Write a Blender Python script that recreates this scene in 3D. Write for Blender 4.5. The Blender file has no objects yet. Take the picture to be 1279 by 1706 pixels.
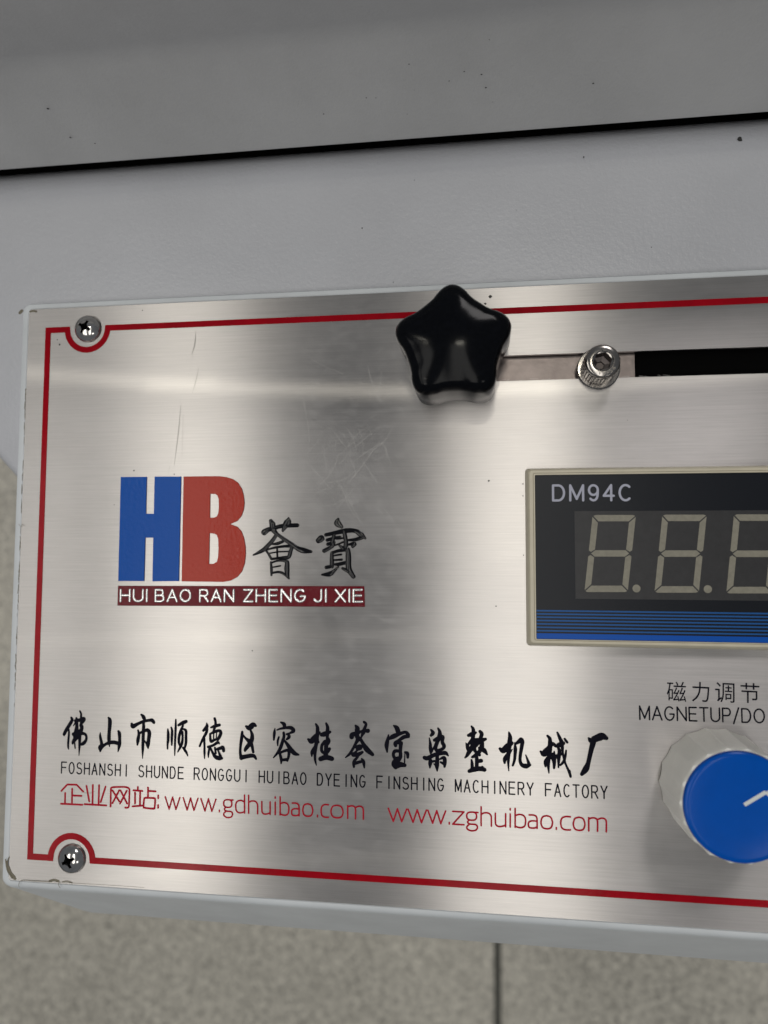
import bpy, bmesh, math, random
from mathutils import Matrix, Vector
random.seed(7)
S = bpy.context.scene
COL = S.collection
MM = 0.001
PI = math.pi

# ------------------------------------------------------------------ camera
F = 1230.0; CX, CY = 639.5, 853.0; D = 200.0
R = Matrix(((0.99031007, 0.00521891, 0.13877584),
            (0.00395658, 0.99782767, -0.06575936),
            (-0.13881757, 0.06567123, 0.98813813)))
cam = bpy.data.cameras.new("camera")
camo = bpy.data.objects.new("camera", cam); COL.objects.link(camo)
cam.sensor_fit = 'VERTICAL'; cam.sensor_height = 36.0; cam.sensor_width = 27.0
cam.lens = 36.0 * F / 1706.0
cam.clip_start = 0.005; cam.clip_end = 50
M = R.to_4x4(); M.translation = Vector((0, 0, D * MM)); camo.matrix_world = M
cam.dof.use_dof = True; cam.dof.focus_distance = 0.199; cam.dof.aperture_fstop = 10.0
S.camera = camo
S.render.resolution_x = 768; S.render.resolution_y = 1024

def ray(px, py): return R @ Vector(((px - CX) / F, -(py - CY) / F, -1.0))
def at(px, py, z=0.0):
    d = ray(px, py); t = (z - D) / d.z
    return (d.x * t, d.y * t, z)

# ------------------------------------------------------------------ world and lamps
W = bpy.data.worlds.new("World"); S.world = W; W.use_nodes = True
bg = W.node_tree.nodes['Background']
bg.inputs['Color'].default_value = (0.88, 0.93, 1.0, 1); bg.inputs['Strength'].default_value = 0.145
S.view_settings.view_transform = 'Standard'; S.view_settings.look = 'None'
S.view_settings.exposure = 0; S.view_settings.gamma = 1
S.cycles.max_bounces = 8; S.cycles.caustics_reflective = True
S.cycles.sample_clamp_indirect = 4

LAMP_H = 1.8
def area_lamp(x, y, w, d, power, col=(1, .97, .915), h=LAMP_H):
    l = bpy.data.lights.new("area_lamp", 'AREA'); l.shape = 'RECTANGLE'
    l.size = w; l.size_y = d; l.energy = power; l.color = col
    o = bpy.data.objects.new("area_lamp", l); COL.objects.link(o)
    o.location = (x, y, h)
    return o
# long panels added for the plate's bright bands, bare ceiling tubes, added rear lamp
for lx, ly, lw, ld, lp in [(-.86, -.34, .42, 1.5, 5.8), (.07, -.34, .37, 1.5, 5.2), (-1.36, -.35, .36, 1.3, 3.4), (.88, -.98, .32, .3, 1.6)]:
    area_lamp(lx, ly, lw, ld, lp)
for lx, ly, lw in [(-.86, .50, .22), (-.70, -.21, .22), (-.84, -.84, .10), (.10, .46, .20)]:
    area_lamp(lx, ly, lw, .03, (1.2 if lx > 0 else .8) if ly > .4 else .3, (1, .95, .82), LAMP_H - .03)
area_lamp(.70, 1.85, .5, .8, 15.0, (1, .96, .95))  # rear lamp added to throw the knob's shadow on the plate

# ------------------------------------------------------------------ helpers
def link(name, mesh, parent=None, mat=None, label=None):
    o = bpy.data.objects.new(name, mesh); COL.objects.link(o)
    if parent: o.parent = parent
    if mat: mesh.materials.clear(); mesh.materials.append(mat)
    if label: o['label'] = label
    return o
def thing(name, loc, label, cat):
    o = bpy.data.objects.new(name, None); COL.objects.link(o)
    o.location = [c * MM for c in loc]; o.empty_display_size = .005
    o['label'] = label; o['category'] = cat
    return o
def off(o, loc):                       # world-coordinates mesh under a located empty
    o.location = [-c * MM for c in loc]; return o
def bmesh_obj(name, bm, mat, parent=None, smooth=False, label=None, loc=(0, 0, 0)):
    bmesh.ops.recalc_face_normals(bm, faces=bm.faces)
    me = bpy.data.meshes.new(name); bm.to_mesh(me); bm.free()
    for p in me.polygons: p.use_smooth = smooth
    o = link(name, me, parent, mat, label)
    if smooth:
        try: me.set_sharp_from_angle(angle=math.radians(35))
        except Exception: pass
    if any(loc): off(o, loc)
    return o
def V(p): return Vector(p) * MM

def curve_mesh(splines, z0, thick, bevel=0.0, res=2):
    """closed outlines (mm, first outer then holes) filled, from z0 to z0+thick"""
    c = bpy.data.curves.new("t", 'CURVE'); c.dimensions = '2D'; c.fill_mode = 'BOTH'
    for pts in splines:
        s = c.splines.new('POLY'); s.points.add(len(pts) - 1); s.use_cyclic_u = True
        for q, p in zip(s.points, pts): q.co = (p[0] * MM, p[1] * MM, 0, 1)
    c.extrude = max(1e-6, (thick / 2 - bevel) * MM); c.bevel_depth = bevel * MM; c.bevel_resolution = res
    if bevel: c.offset = -bevel * MM
    t = bpy.data.objects.new("t", c); COL.objects.link(t)
    me = bpy.data.meshes.new_from_object(t.evaluated_get(bpy.context.evaluated_depsgraph_get()))
    bpy.data.objects.remove(t); bpy.data.curves.remove(c)
    me.transform(Matrix.Translation((0, 0, (z0 + thick / 2) * MM)))
    return me

def text_one(txt, offset=0.0, extrude=0.0):
    c = bpy.data.curves.new("t", 'FONT'); c.body = txt; c.size = 1; c.offset = offset; c.extrude = extrude
    c.resolution_u = 4
    t = bpy.data.objects.new("t", c); COL.objects.link(t)
    me = bpy.data.meshes.new_from_object(t.evaluated_get(bpy.context.evaluated_depsgraph_get()))
    bpy.data.objects.remove(t); bpy.data.curves.remove(c)
    return me
def width(t):
    me = text_one(t); xs = [v.co.x for v in me.vertices]; bpy.data.meshes.remove(me); return min(xs), max(xs)
def text_mesh(txt, offset=0.0, extrude=0.0, track=0.0):
    if len(txt) == 1: return text_one(txt, offset, extrude)
    bm = bmesh.new(); x = 0; base = width("||")[1] - width("|")[1]
    for ch in txt:
        me = text_one(ch, offset, extrude); me.transform(Matrix.Translation((x, 0, 0))); bm.from_mesh(me); bpy.data.meshes.remove(me)
        x += (width(ch + "|")[1] - width("|")[1]) + track
    me = bpy.data.meshes.new("t"); bm.to_mesh(me); bm.free(); return me
def place_text(name, txt, bl, br, h, z, mat, parent, offset=0.0, thick=.04, loc=(0, 0, 0), hfix=None, track=0.0, label=None):
    """text whose ink box runs from bl to br (mm) along its baseline and is h mm tall"""
    me = text_mesh(txt, offset, .01, track)
    xs = [v.co.x for v in me.vertices]; ys = [v.co.y for v in me.vertices]; zs = [v.co.z for v in me.vertices]
    x0, x1, y0, y1 = min(xs), max(xs), min(ys), max(ys)
    L = math.hypot(br[0] - bl[0], br[1] - bl[1]); a = math.atan2(br[1] - bl[1], br[0] - bl[0])
    zz = max(zs) or 1
    for v in me.vertices:
        x = (v.co.x - x0) / (x1 - x0) * L; y = (v.co.y - y0) / (y1 - y0) * h
        v.co = Vector((bl[0] + x * math.cos(a) - y * math.sin(a), bl[1] + x * math.sin(a) + y * math.cos(a), z + (thick if v.co.z > 0 else 0))) * MM
    o = link(name, me, parent, mat, label)
    if any(loc): off(o, loc)
    return o

def smooth_path(pts, n=6):
    out = []
    if len(pts) == 2: 
        a, b = pts; return [tuple(a[k] + (b[k] - a[k]) * i / 4 for k in range(len(a))) for i in range(5)]
    P = [pts[0]] + list(pts) + [pts[-1]]
    for i in range(1, len(P) - 2):
        for j in range(n):
            t = j / n; r = []
            for k in range(len(pts[0])):
                a, b, c, d = P[i - 1][k], P[i][k], P[i + 1][k], P[i + 2][k]
                r.append(.5 * (2 * b + (c - a) * t + (2 * a - 5 * b + 4 * c - d) * t * t + (3 * b - a - 3 * c + d) * t ** 3))
            out.append(tuple(r))
    out.append(tuple(pts[-1])); return out
def ribbon(bm, pts, z, dome=.05, cap=True, flat=False):
    """brush stroke: pts (x,y,halfwidth) mm; domed across, rounded ends"""
    n = len(pts); rows = []
    rim = max(.012, dome * .25)
    seq = []
    for i, (x, y, w) in enumerate(pts):
        a = pts[max(0, i - 1)]; b = pts[min(n - 1, i + 1)]
        tx, ty = b[0] - a[0], b[1] - a[1]; l = math.hypot(tx, ty) or 1; tx /= l; ty /= l
        seq.append((x, y, max(w, .02), tx, ty))
    full = []
    if cap:
        x, y, w, tx, ty = seq[0]
        for k in (85, 60, 30): 
            q = math.radians(k); full.append((x - tx * w * math.sin(q), y - ty * w * math.sin(q), w * math.cos(q), tx, ty))
    full += seq
    if cap:
        x, y, w, tx, ty = seq[-1]
        for k in (30, 60, 85):
            q = math.radians(k); full.append((x + tx * w * math.sin(q), y + ty * w * math.sin(q), w * math.cos(q), tx, ty))
    prof = ((-1, 0), (-.97, rim), (-.6, dome * .8), (0, dome), (.6, dome * .8), (.97, rim), (1, 0)) if not flat else ((-1, 0), (-1, dome), (1, dome), (1, 0))
    for x, y, w, tx, ty in full:
        rows.append([bm.verts.new(V((x - ty * s * w, y + tx * s * w, z + hh * (min(1, w / .25) if not flat else 1)))) for s, hh in prof])
    for a, b in zip(rows, rows[1:]):
        for i in range(len(prof) - 1): bm.faces.new((a[i], a[i + 1], b[i + 1], b[i]))
    for e in (rows[0], rows[-1]):
        try: bm.faces.new(e)
        except Exception: pass

def loft(bm, loops, close=False):
    rows = [[bm.verts.new(V(p)) for p in l] for l in loops]
    n = len(rows[0])
    for a, b in zip(rows, rows[1:]):
        for i in range(n): bm.faces.new((a[i], a[(i + 1) % n], b[(i + 1) % n], b[i]))
    return rows
def rrect(xl, xr, yb, yt, z, r=0.0, seg=5):
    out = []
    r = max(r, .01)
    for cx, cy, a0 in ((xr - r, yt - r, 0), (xl + r, yt - r, 90), (xl + r, yb + r, 180), (xr - r, yb + r, 270)):
        for k in range(seg + 1):
            a = math.radians(a0 + 90 * k / seg); out.append((cx + r * math.cos(a), cy + r * math.sin(a), z))
    return out
def box(bm, x0, x1, y0, y1, z0, z1):
    loft_rows = loft(bm, [[(x0, y0, z0), (x1, y0, z0), (x1, y1, z0), (x0, y1, z0)], [(x0, y0, z1), (x1, y0, z1), (x1, y1, z1), (x0, y1, z1)]])
    bm.faces.new(loft_rows[0][::-1]); bm.faces.new(loft_rows[1])
def lathe(bm, prof, c, n=48, capt=True, rf=None):
    loops = []
    for r, z in prof:
        loops.append([(c[0] + r * (rf(2 * PI * k / n, r) if rf else 1) * math.cos(2 * PI * k / n), c[1] + r * (rf(2 * PI * k / n, r) if rf else 1) * math.sin(2 * PI * k / n), z) for k in range(n)])
    rows = loft(bm, loops)
    if capt: bm.faces.new(rows[-1])
    return rows

# ------------------------------------------------------------------ materials
def mat(name):
    m = bpy.data.materials.new(name); m.use_nodes = True
    nt = m.node_tree; return m, nt, nt.nodes['Principled BSDF']
def lk(nt, a, b): nt.links.new(a, b)
def nd(nt, t, **kw):
    n = nt.nodes.new(t)
    for k, v in kw.items(): setattr(n, k, v)
    return n
def coords(nt, scale=(1, 1, 1)):
    tc = nd(nt, 'ShaderNodeTexCoord'); mp = nd(nt, 'ShaderNodeMapping')
    mp.inputs['Scale'].default_value = scale
    g = nd(nt, 'ShaderNodeNewGeometry')
    lk(nt, g.outputs['Position'], mp.inputs['Vector']); return mp.outputs['Vector']
def noise(nt, vec, scale=1, detail=3, rough=.5):
    n = nd(nt, 'ShaderNodeTexNoise'); n.inputs['Scale'].default_value = scale
    n.inputs['Detail'].default_value = detail; n.inputs['Roughness'].default_value = rough
    lk(nt, vec, n.inputs['Vector']); return n.outputs['Fac']
def remap(nt, val, a, b, c, d):
    r = nd(nt, 'ShaderNodeMapRange'); lk(nt, val, r.inputs['Value'])
    for k, v in zip(('From Min', 'From Max', 'To Min', 'To Max'), (a, b, c, d)): r.inputs[k].default_value = v
    return r.outputs['Result']
def math_n(nt, op, a, b):
    n = nd(nt, 'ShaderNodeMath', operation=op)
    for i, v in enumerate((a, b)):
        if isinstance(v, (int, float)): n.inputs[i].default_value = v
        else: lk(nt, v, n.inputs[i])
    return n.outputs[0]
def scale_col(nt, col, fac):
    n = nd(nt, 'ShaderNodeVectorMath', operation='SCALE'); n.inputs[0].default_value = col[:3]
    lk(nt, fac, n.inputs['Scale']); return n.outputs[0]
def bump(nt, h, dist, strength=1.0, into=None):
    b = nd(nt, 'ShaderNodeBump'); b.inputs['Distance'].default_value = dist; b.inputs['Strength'].default_value = strength
    lk(nt, h, b.inputs['Height'])
    if into: lk(nt, b.outputs['Normal'], into.inputs['Normal'])
    return b.outputs['Normal']

def steel_plate():
    m, nt, p = mat("brushed_steel")
    fine = noise(nt, coords(nt, (90, 9000, 9000)), 1, 3, .6)
    mid = noise(nt, coords(nt, (25, 1900, 1900)), 1, 3, .6)
    blot = noise(nt, coords(nt, (28, 40, 40)), 1, 4, .6)
    s = math_n(nt, 'ADD', math_n(nt, 'MULTIPLY', remap(nt, fine, .3, .7, -.5, .5), .17), math_n(nt, 'MULTIPLY', remap(nt, mid, .3, .7, -.5, .5), .12))
    s = math_n(nt, 'ADD', s, remap(nt, blot, .3, .7, .94, 1.04))
    lk(nt, scale_col(nt, (.505, .483, .466), s), p.inputs['Base Color'])
    p.inputs['Metallic'].default_value = 1
    lk(nt, remap(nt, math_n(nt, 'ADD', mid, blot), .7, 1.3, .32, .37), p.inputs['Roughness'])
    p.inputs['Anisotropic'].default_value = 1.0
    t = nd(nt, 'ShaderNodeCombineXYZ'); t.inputs[1].default_value = 1
    lk(nt, t.outputs[0], p.inputs['Tangent'])
    h = math_n(nt, 'ADD', fine, math_n(nt, 'MULTIPLY', mid, .5))
    bump(nt, h, .000006, .22, p)
    g = nd(nt, 'ShaderNodeBsdfAnisotropic'); g.inputs['Roughness'].default_value = .07
    g.inputs['Color'].default_value = (.6, .58, .53, 1); g.inputs['Anisotropy'].default_value = .0
    lk(nt, t.outputs[0], g.inputs['Tangent'])
    g2 = nd(nt, 'ShaderNodeBsdfAnisotropic'); g2.inputs['Roughness'].default_value = .42
    g2.inputs['Color'].default_value = (.52, .51, .51, 1); g2.inputs['Anisotropy'].default_value = 0
    mask = math_n(nt, 'ADD', remap(nt, noise(nt, coords(nt, (14, 16, 1)), 1, 5, .65), .42, .68, .03, .22), remap(nt, noise(nt, coords(nt, (180, 420, 1)), 1, 4, .6), .5, .8, 0, .12))
    g3 = nd(nt, 'ShaderNodeBsdfAnisotropic'); g3.inputs['Roughness'].default_value = .2
    lk(nt, scale_col(nt, (.55, .53, .52), s), g3.inputs['Color']); g3.inputs['Anisotropy'].default_value = .9
    lk(nt, t.outputs[0], g3.inputs['Tangent'])
    m3 = nd(nt, 'ShaderNodeMixShader'); m3.inputs[0].default_value = .08; lk(nt, p.outputs[0], m3.inputs[1]); lk(nt, g3.outputs[0], m3.inputs[2])
    m0 = nd(nt, 'ShaderNodeMixShader'); lk(nt, mask, m0.inputs[0]); lk(nt, m3.outputs[0], m0.inputs[1]); lk(nt, g2.outputs[0], m0.inputs[2])
    mx = nd(nt, 'ShaderNodeMixShader'); mx.inputs[0].default_value = .006
    lk(nt, m0.outputs[0], mx.inputs[1]); lk(nt, g.outputs[0], mx.inputs[2])
    lk(nt, mx.outputs[0], nt.nodes['Material Output'].inputs['Surface'])
    return m
def simple(name, col, rough=.5, metal=0, coat=0, bscale=None, bdist=0, vary=0, vs=300, spec=.5):
    m, nt, p = mat(name)
    p.inputs['Base Color'].default_value = (*col, 1); p.inputs['Roughness'].default_value = rough
    p.inputs['Metallic'].default_value = metal; p.inputs['Coat Weight'].default_value = coat
    p.inputs['Coat Roughness'].default_value = .08; p.inputs['Specular IOR Level'].default_value = spec
    if bscale: bump(nt, noise(nt, coords(nt, (1, 1, 1)), bscale, 4, .55), bdist, 1, p)
    if vary:
        v = remap(nt, noise(nt, coords(nt, (1, 1, 1)), vs, 4, .6), .25, .75, 1 - vary, 1 + vary)
        lk(nt, scale_col(nt, col, v), p.inputs['Base Color'])
    return m
STEEL = steel_plate()
WHITE = simple("white_enamel", (.70, .735, .76), .4, 0, 0, 350, .00008, .07, 60)
GREY = simple("grey_powder_coat", (.56, .57, .605), .28, 0, .25, 900, .00013, .13, 10)
LID = simple("grey_lid_paint", (.56, .56, .56), .36, 0, 0, 1000, .00008, .09, 25)
SHADE_BLACK = simple("inside_shade_black", (.0025, .0025, .0025), .9, spec=.05)  # near-black colour standing in for shade in slot, gap and screw recesses
RED = simple("red_border_ink", (.36, .004, .012), .12, 0, 0, 900, .00002, .14, 200, .08)
BLACK_INK = simple("black_ink", (.006, .006, .012), .35, 0, 0, spec=.03)
RED_INK = simple("red_ink", (.45, .010, .03), .4, 0, 0, None, 0, .25, 900, .05)
BLUE_E = simple("blue_enamel", (.002, .085, .42), .08, 0, 0, 1000, .00006, spec=.1)
RED_E = simple("orange_red_enamel", (.45, .038, .02), .08, 0, 0, 1000, .00006, spec=.15)
MAROON = simple("maroon_enamel", (.15, .004, .012), .1, 0, 0, 1500, .00010, spec=.15)
LETTER = simple("raised_steel_letter", (.8, .78, .77), .22, 1, 0, 2500, .00005)
CHROME_INK = simple("glossy_black_relief", (.004, .004, .006), .07, .0, 0, spec=.35)
BLACK_P = simple("glossy_black_plastic", (.0035, .004, .0055), .125, 0, 0, 700, .000006, .3, 900, .09)
SCREW = simple("polished_screw_steel", (.60, .58, .56), .13, 1, 0, None, 0, .15, 600)
BOLT = simple("bolt_steel", (.33, .31, .29), .16, 1, 0, None, 0, .15, 900)
SLIDER = simple("dull_slider_steel", (.22, .19, .18), .33, 1, 0, 900, .00003, .2, 200)
CREAM = simple("cream_bezel_plastic", (.60, .55, .42), .42, 0, .1, 900, .00002, .08, 200)
FILM = simple("black_meter_film", (.009, .011, .016), .3, 0, 0, 2500, .00001, spec=.2)
SMOKE = simple("smoked_display_window", (.04, .04, .042), .35, 0, 0, None, 0, .12, 500, .25)
SEG = simple("unlit_segment", (.25, .235, .185), .5, 0, 0, None, 0, .15, 700)
BLUE_INK = simple("blue_stripe_ink", (.0, .085, .45), .35, spec=.2)
BLUE_THIN = simple("blue_line_ink", (.014, .10, .32), .35, spec=.2)
LABEL_W = simple("pale_lettering_ink", (.42, .43, .52), .5)
KNOB_W = simple("ivory_knob_plastic", (.86, .85, .79), .33, 0, 0, 400, .00012, .07, 100)
KNOB_B = simple("blue_cap_plastic", (.0, .085, .46), .2, 0, 0, 900, .00001, .05, 300, .15)
POINT_W = simple("white_pointer_ink", (.75, .78, .76), .5)
FUZZ = simple("grimy_adhesive", (.20, .18, .13), .7)
SPECK = simple("dark_speck", (.03, .03, .03), .6)
SCRATCH = simple("bright_scratch", (.45, .44, .43), .4, 1)
SMUDGE = simple("dark_smudge", (.36, .35, .33), .4, 1)

# ------------------------------------------------------------------ floor
def terrazzo():
    m, nt, p = mat("terrazzo")
    c = coords(nt)
    vo = nd(nt, 'ShaderNodeTexVoronoi'); vo.inputs['Scale'].default_value = 300; lk(nt, c, vo.inputs['Vector'])
    n1 = noise(nt, c, 130, 5, .75); n2 = noise(nt, c, 5, 3, .5)
    sep = nd(nt, 'ShaderNodeSeparateColor'); lk(nt, vo.outputs['Color'], sep.inputs[0])
    v = math_n(nt, 'ADD', math_n(nt, 'MULTIPLY', remap(nt, sep.outputs[0], 0, 1, -.5, .5), .6), math_n(nt, 'MULTIPLY', remap(nt, n1, .25, .75, -.5, .5), .7))
    v = math_n(nt, 'ADD', v, remap(nt, n2, .3, .7, .88, 1.1))
    lk(nt, scale_col(nt, (.64, .605, .52), v), p.inputs['Base Color'])
    p.inputs['Roughness'].default_value = .35
    return m
TERR = terrazzo()
GROUT = simple("grout", (.12, .12, .105), .9)
ZF = -700
gx = at(829, 1640, ZF)[0]
bm = bmesh.new(); box(bm, -3000, 3000, -3000, 3000, ZF - 60, ZF - 3)
floor = bmesh_obj("floor", bm, GROUT); floor['kind'] = 'structure'
tm = None; T = 800.0
for i in range(-2, 3):
    for j in range(-3, 2):
        if tm is None:
            b = bmesh.new(); loft_r = loft(b, [rrect(-T / 2 + 4, T / 2 - 4, -T / 2 + 4, T / 2 - 4, -3, 1), rrect(-T / 2 + 4, T / 2 - 4, -T / 2 + 4, T / 2 - 4, -1, 1), rrect(-T / 2 + 5, T / 2 - 5, -T / 2 + 5, T / 2 - 5, 0, 1)])
            b.faces.new(loft_r[-1]); bmesh.ops.recalc_face_normals(b, faces=b.faces)
            tm = bpy.data.meshes.new("floor_tile"); b.to_mesh(tm); b.free(); tm.materials.append(TERR)
        o = bpy.data.objects.new("floor_tile", tm); COL.objects.link(o); o.parent = floor
        o.location = ((gx + T * (i + .5)) * MM, (at(10, 720, ZF)[1] + T * (j + .5 )) * MM, ZF * MM)

# ------------------------------------------------------------------ cabinet behind the panel
YW = at(640, 233, -1)[1]
cab = thing("machine_cabinet", (0, YW, -60), "grey painted machine cabinet with a dark gap, above the steel control panel", "machine cabinet")
CL = (0, YW, -60)
XL, XR = -420, 420
bm = bmesh.new()
# profile across Y for the flat sheet rolling down into the gap: built as an extruded outline with bevelled lower edge
y_roll = YW - 8.5; rr = 15.0
a0 = at(27, 783, -12); a1 = at(0, 753, -12)
zt = -5.0
slope = (a1[1] - a0[1]) / (a1[0] - a0[0])
def low_edge(z_off, inset):
    return [(XR, a0[1] + inset, z_off), (a0[0] + 30, a0[1] + inset, z_off)]
# outline of lower silhouette (x from right to left): straight behind the panel, then cut corner going up left
def outline(inset, z):
    yb = a0[1] - 14 + inset
    xa = a0[0] + 14 / abs(slope)
    pts = [(XR, yb, z), (xa, yb, z)]
    for k in range(1, 9):
        x = xa - k * 12; pts.append((x, yb + abs(slope) * (xa - x), z))
    return pts
N = len(outline(0, 0))
rows = []
for ins, z in ((0, -90), (0, zt - 5), (.7, zt - 2.6), (2.4, zt - .8), (5, zt)):
    rows.append([bm.verts.new(V(p)) for p in outline(ins, z)])
top = outline(5, zt)
def yroll(t): return [(y_roll + rr * math.sin(q), zt - rr * (1 - math.cos(q))) for q in [math.radians(90 * t)]][0]
rows.append([bm.verts.new(V((p[0], y_roll - 12, zt))) for p in top])
for k in range(0, 13):
    y, z = yroll(k / 12); rows.append([bm.verts.new(V((p[0], y, z))) for p in top])
rows.append([bm.verts.new(V((p[0], y_roll + rr, -90))) for p in top])
for a, b in zip(rows, rows[1:]):
    for i in range(N - 1): bm.faces.new((a[i], a[i + 1], b[i + 1], b[i]))
bmesh_obj("front_sheet", bm, GREY, cab, True, None, CL)
# lid: steep wall, then a facet that leans forward over it
bm = bmesh.new()
LEAN = 12.0
def hit_y(px, py, Y): d = ray(px, py); return D + d.z * Y / d.y
ztop = hit_y(640, 40, YW + LEAN)
prof = [(YW + 4, -3), (YW + .9, -2.6), (YW, -1.4), (YW + .3, 0), (YW + LEAN - 1.2, ztop - 4), (YW + LEAN - .3, ztop - 1), (YW + LEAN - .1, ztop + 2), (YW + LEAN - 4, 78), (YW + LEAN - 2.5, 81), (YW + LEAN + 1, 82), (YW + 200, 82), (YW + 200, -3)]
loft(bm, [[(XL, y, z) for y, z in prof], [(0, y, z) for y, z in prof], [(XR, y, z) for y, z in prof]])
bmesh_obj("lid", bm, LID, cab, True, None, CL)
bm = bmesh.new(); box(bm, XL, XR, YW + 24, YW + 190, -90, -8); bmesh_obj("gap_shade_box", bm, SHADE_BLACK, cab, False, None, CL)  # near-black box, added to keep the gap under the lid dark
# paint chips and specks on the lid wall
bm = bmesh.new()
for px, py, r in ((681, 107, .22), (773, 119, .22), (802, 124, .26), (809, 146, .28), (748, 135, .18), (610, 163, .2), (626, 163, .15), (539, 190, .22), (678, 190, .15), (815, 66, .15), (988, 139, .26), (80, 181, .4), (117, 229, .35), (158, 239, .22), (821, 170, .12), (690, 150, .1)):
    d = ray(px, py); kk_ = LEAN / ztop; t = (YW + kk_ * D - .15) / (d.y - kk_ * d.z); c = (d.x * t, d.y * t, D + d.z * t)
    vs = [bm.verts.new(V((c[0] + r * random.uniform(.7, 1.2) * math.cos(a), c[1], c[2] + r * random.uniform(.7, 1.2) * math.sin(a)))) for a in [k * PI / 4 for k in range(8)]]
    bm.faces.new(vs)
o = bmesh_obj("paint_speck", bm, SPECK, cab, False, None, CL); o['kind'] = 'stuff'
bm = bmesh.new()
for px, py, r in ((1233, 231, .8), (603, 380, .22), (972, 262, .25), (1085, 412, .15), (655, 470, .15), (690, 300, .12), (860, 350, .12)):
    c = at(px, py, zt + .03)
    if c[1] > y_roll: 
        q = math.asin(min(1, (c[1] - y_roll) / rr)); c = (c[0], c[1], zt - rr * (1 - math.cos(q)) + .25)
    vs = [bm.verts.new(V((c[0] + r * random.uniform(.6, 1.2) * math.cos(a), c[1] + r * random.uniform(.6, 1.2) * math.sin(a), c[2]))) for a in [k * PI / 4 for k in range(8)]]
    bm.faces.new(vs)
o = bmesh_obj("sheet_speck", bm, SPECK, cab, False, None, CL); o['kind'] = 'stuff'

# ------------------------------------------------------------------ control panel: housing and faceplate
PXL, PXR, PYB, PYT = -135.75, 160.0, -91.25, 74.66
panel = thing("control_panel", (0, 0, -60), "brushed steel control panel with red border line and company lettering in a white housing", "control panel")
PL = (0, 0, -60)
bm = bmesh.new()
e = .25
loops = [rrect(PXL + 9, PXR - 9, PYB + 9, PYT - 9, -30, 2),
         rrect(PXL + 9, PXR - 9, PYB + 9, PYT - 9, -1.6, 2),
         rrect(PXL - e, PXR + e, PYB - e, PYT + e, -1.6, 1.2),
         rrect(PXL - e, PXR + e, PYB - e, PYT + e, -.55, 1.2),
         rrect(PXL - e - .3, PXR + e + .3, PYB - e - .25, PYT + e + .25, -.35, 1.4),
         rrect(PXL - 1.9, PXR + 1.9, PYB - 1.1, PYT + 1.6, -.4, 2),
         rrect(PXL - 2.4, PXR + 2.4, PYB - 1.9, PYT + 1.95, -.75, 2.4),
         rrect(PXL - 2.6, PXR + 2.6, PYB - 2.7, PYT + 2.1, -1.6, 2.8),
         rrect(PXL - 2.6, PXR + 2.6, PYB - 3.4, PYT + 2.1, -2.8, 3.2),
         rrect(PXL - 2.2, PXR + 2.6, PYB - 24.0, PYT + 2.1, -34.0, 9.0),
         rrect(PXL - 2.2, PXR + 2.6, PYB - 25.2, PYT + 2.1, -37.0, 9.0),
         rrect(PXL - 2.2, PXR + 2.6, PYB - 25.2, PYT + 2.1, -44, 9.0),
         rrect(PXL + 4, PXR - 4, PYB - 20, PYT - 5, -44, 4)]
loft(bm, loops)
housing = bmesh_obj("housing", bm, WHITE, panel, True, "white painted sheet metal housing round the steel plate", PL)
bm = bmesh.new(); box(bm, PXL + 8, PXR - 8, PYB + 8, PYT - 8, -4.7, -4.1); bmesh_obj("slot_shade_sheet", bm, SHADE_BLACK, panel, False, None, PL)  # near-black sheet added below the slot as its unlit depth

SX0, SX1 = -17, 150
SY0, SY1 = 48.7, 55.75
slot = []
for cx, a0_ in ((SX1 - 3.5, -90), (SX0 + 3.5, 90)):
    for k in range(9):
        a = math.radians(a0_ + 180 * k / 8); slot.append((cx + 3.5 * math.cos(a), (SY0 + SY1) / 2 + 3.52 * math.sin(a)))
outer = [(p[0], p[1]) for p in rrect(PXL, PXR, PYB, PYT, 0, .8, 3)]
# a slightly worn, wavy edge as in the photograph
me = curve_mesh([outer, slot[::-1]], -1.2, 1.2)
for v in me.vertices:
    pass
face = link("faceplate", me, panel, STEEL, "brushed stainless steel faceplate with a horizontal slot"); off(face, PL)
FO = (0, 0, 0)

# red border, a closed line with notches round the screws
def strip_path(path, w, closed=True):
    n = len(path); L, Rr = [], []
    for i, (x, y) in enumerate(path):
        a = path[(i - 1) % n]; b = path[(i + 1) % n]
        d1 = Vector((x - a[0], y - a[1])).normalized(); d2 = Vector((b[0] - x, b[1] - y)).normalized()
        n1 = Vector((-d1.y, d1.x)); n2 = Vector((-d2.y, d2.x)); m = (n1 + n2)
        m = m / max(.3, m.length_squared) * 2 if m.length > .01 else n1
        L.append((x + m.x * w / 2, y + m.y * w / 2)); Rr.append((x - m.x * w / 2, y - m.y * w / 2))
    return L, Rr
yt, yb, xl, xr = at(180, 546.3)[1], at(620, 1463.6)[1], -129.35, 153
sx_t, sx_b = at(145.6, 548)[0], at(118.8, 1430)[0]
path = [(xl, yt)]
rn = 6.35
for k in range(0, 17):
    a = math.radians(180 + 180 * k / 16); path.append((sx_t + rn * math.cos(a), yt + rn * math.sin(a)))
path += [(xr, yt), (xr, yb)]
for k in range(0, 17):
    a = math.radians(0 + 180 * k / 16); path.append((sx_b + rn * math.cos(a), yb + rn * math.sin(a)))
path += [(xl, yb)]
La, Lb = strip_path(path, 1.75)
border = link("border_line", curve_mesh([La, Lb] if abs(La[0][0]) > abs(Lb[0][0]) else [Lb, La], .012, .06), face, RED)

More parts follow.
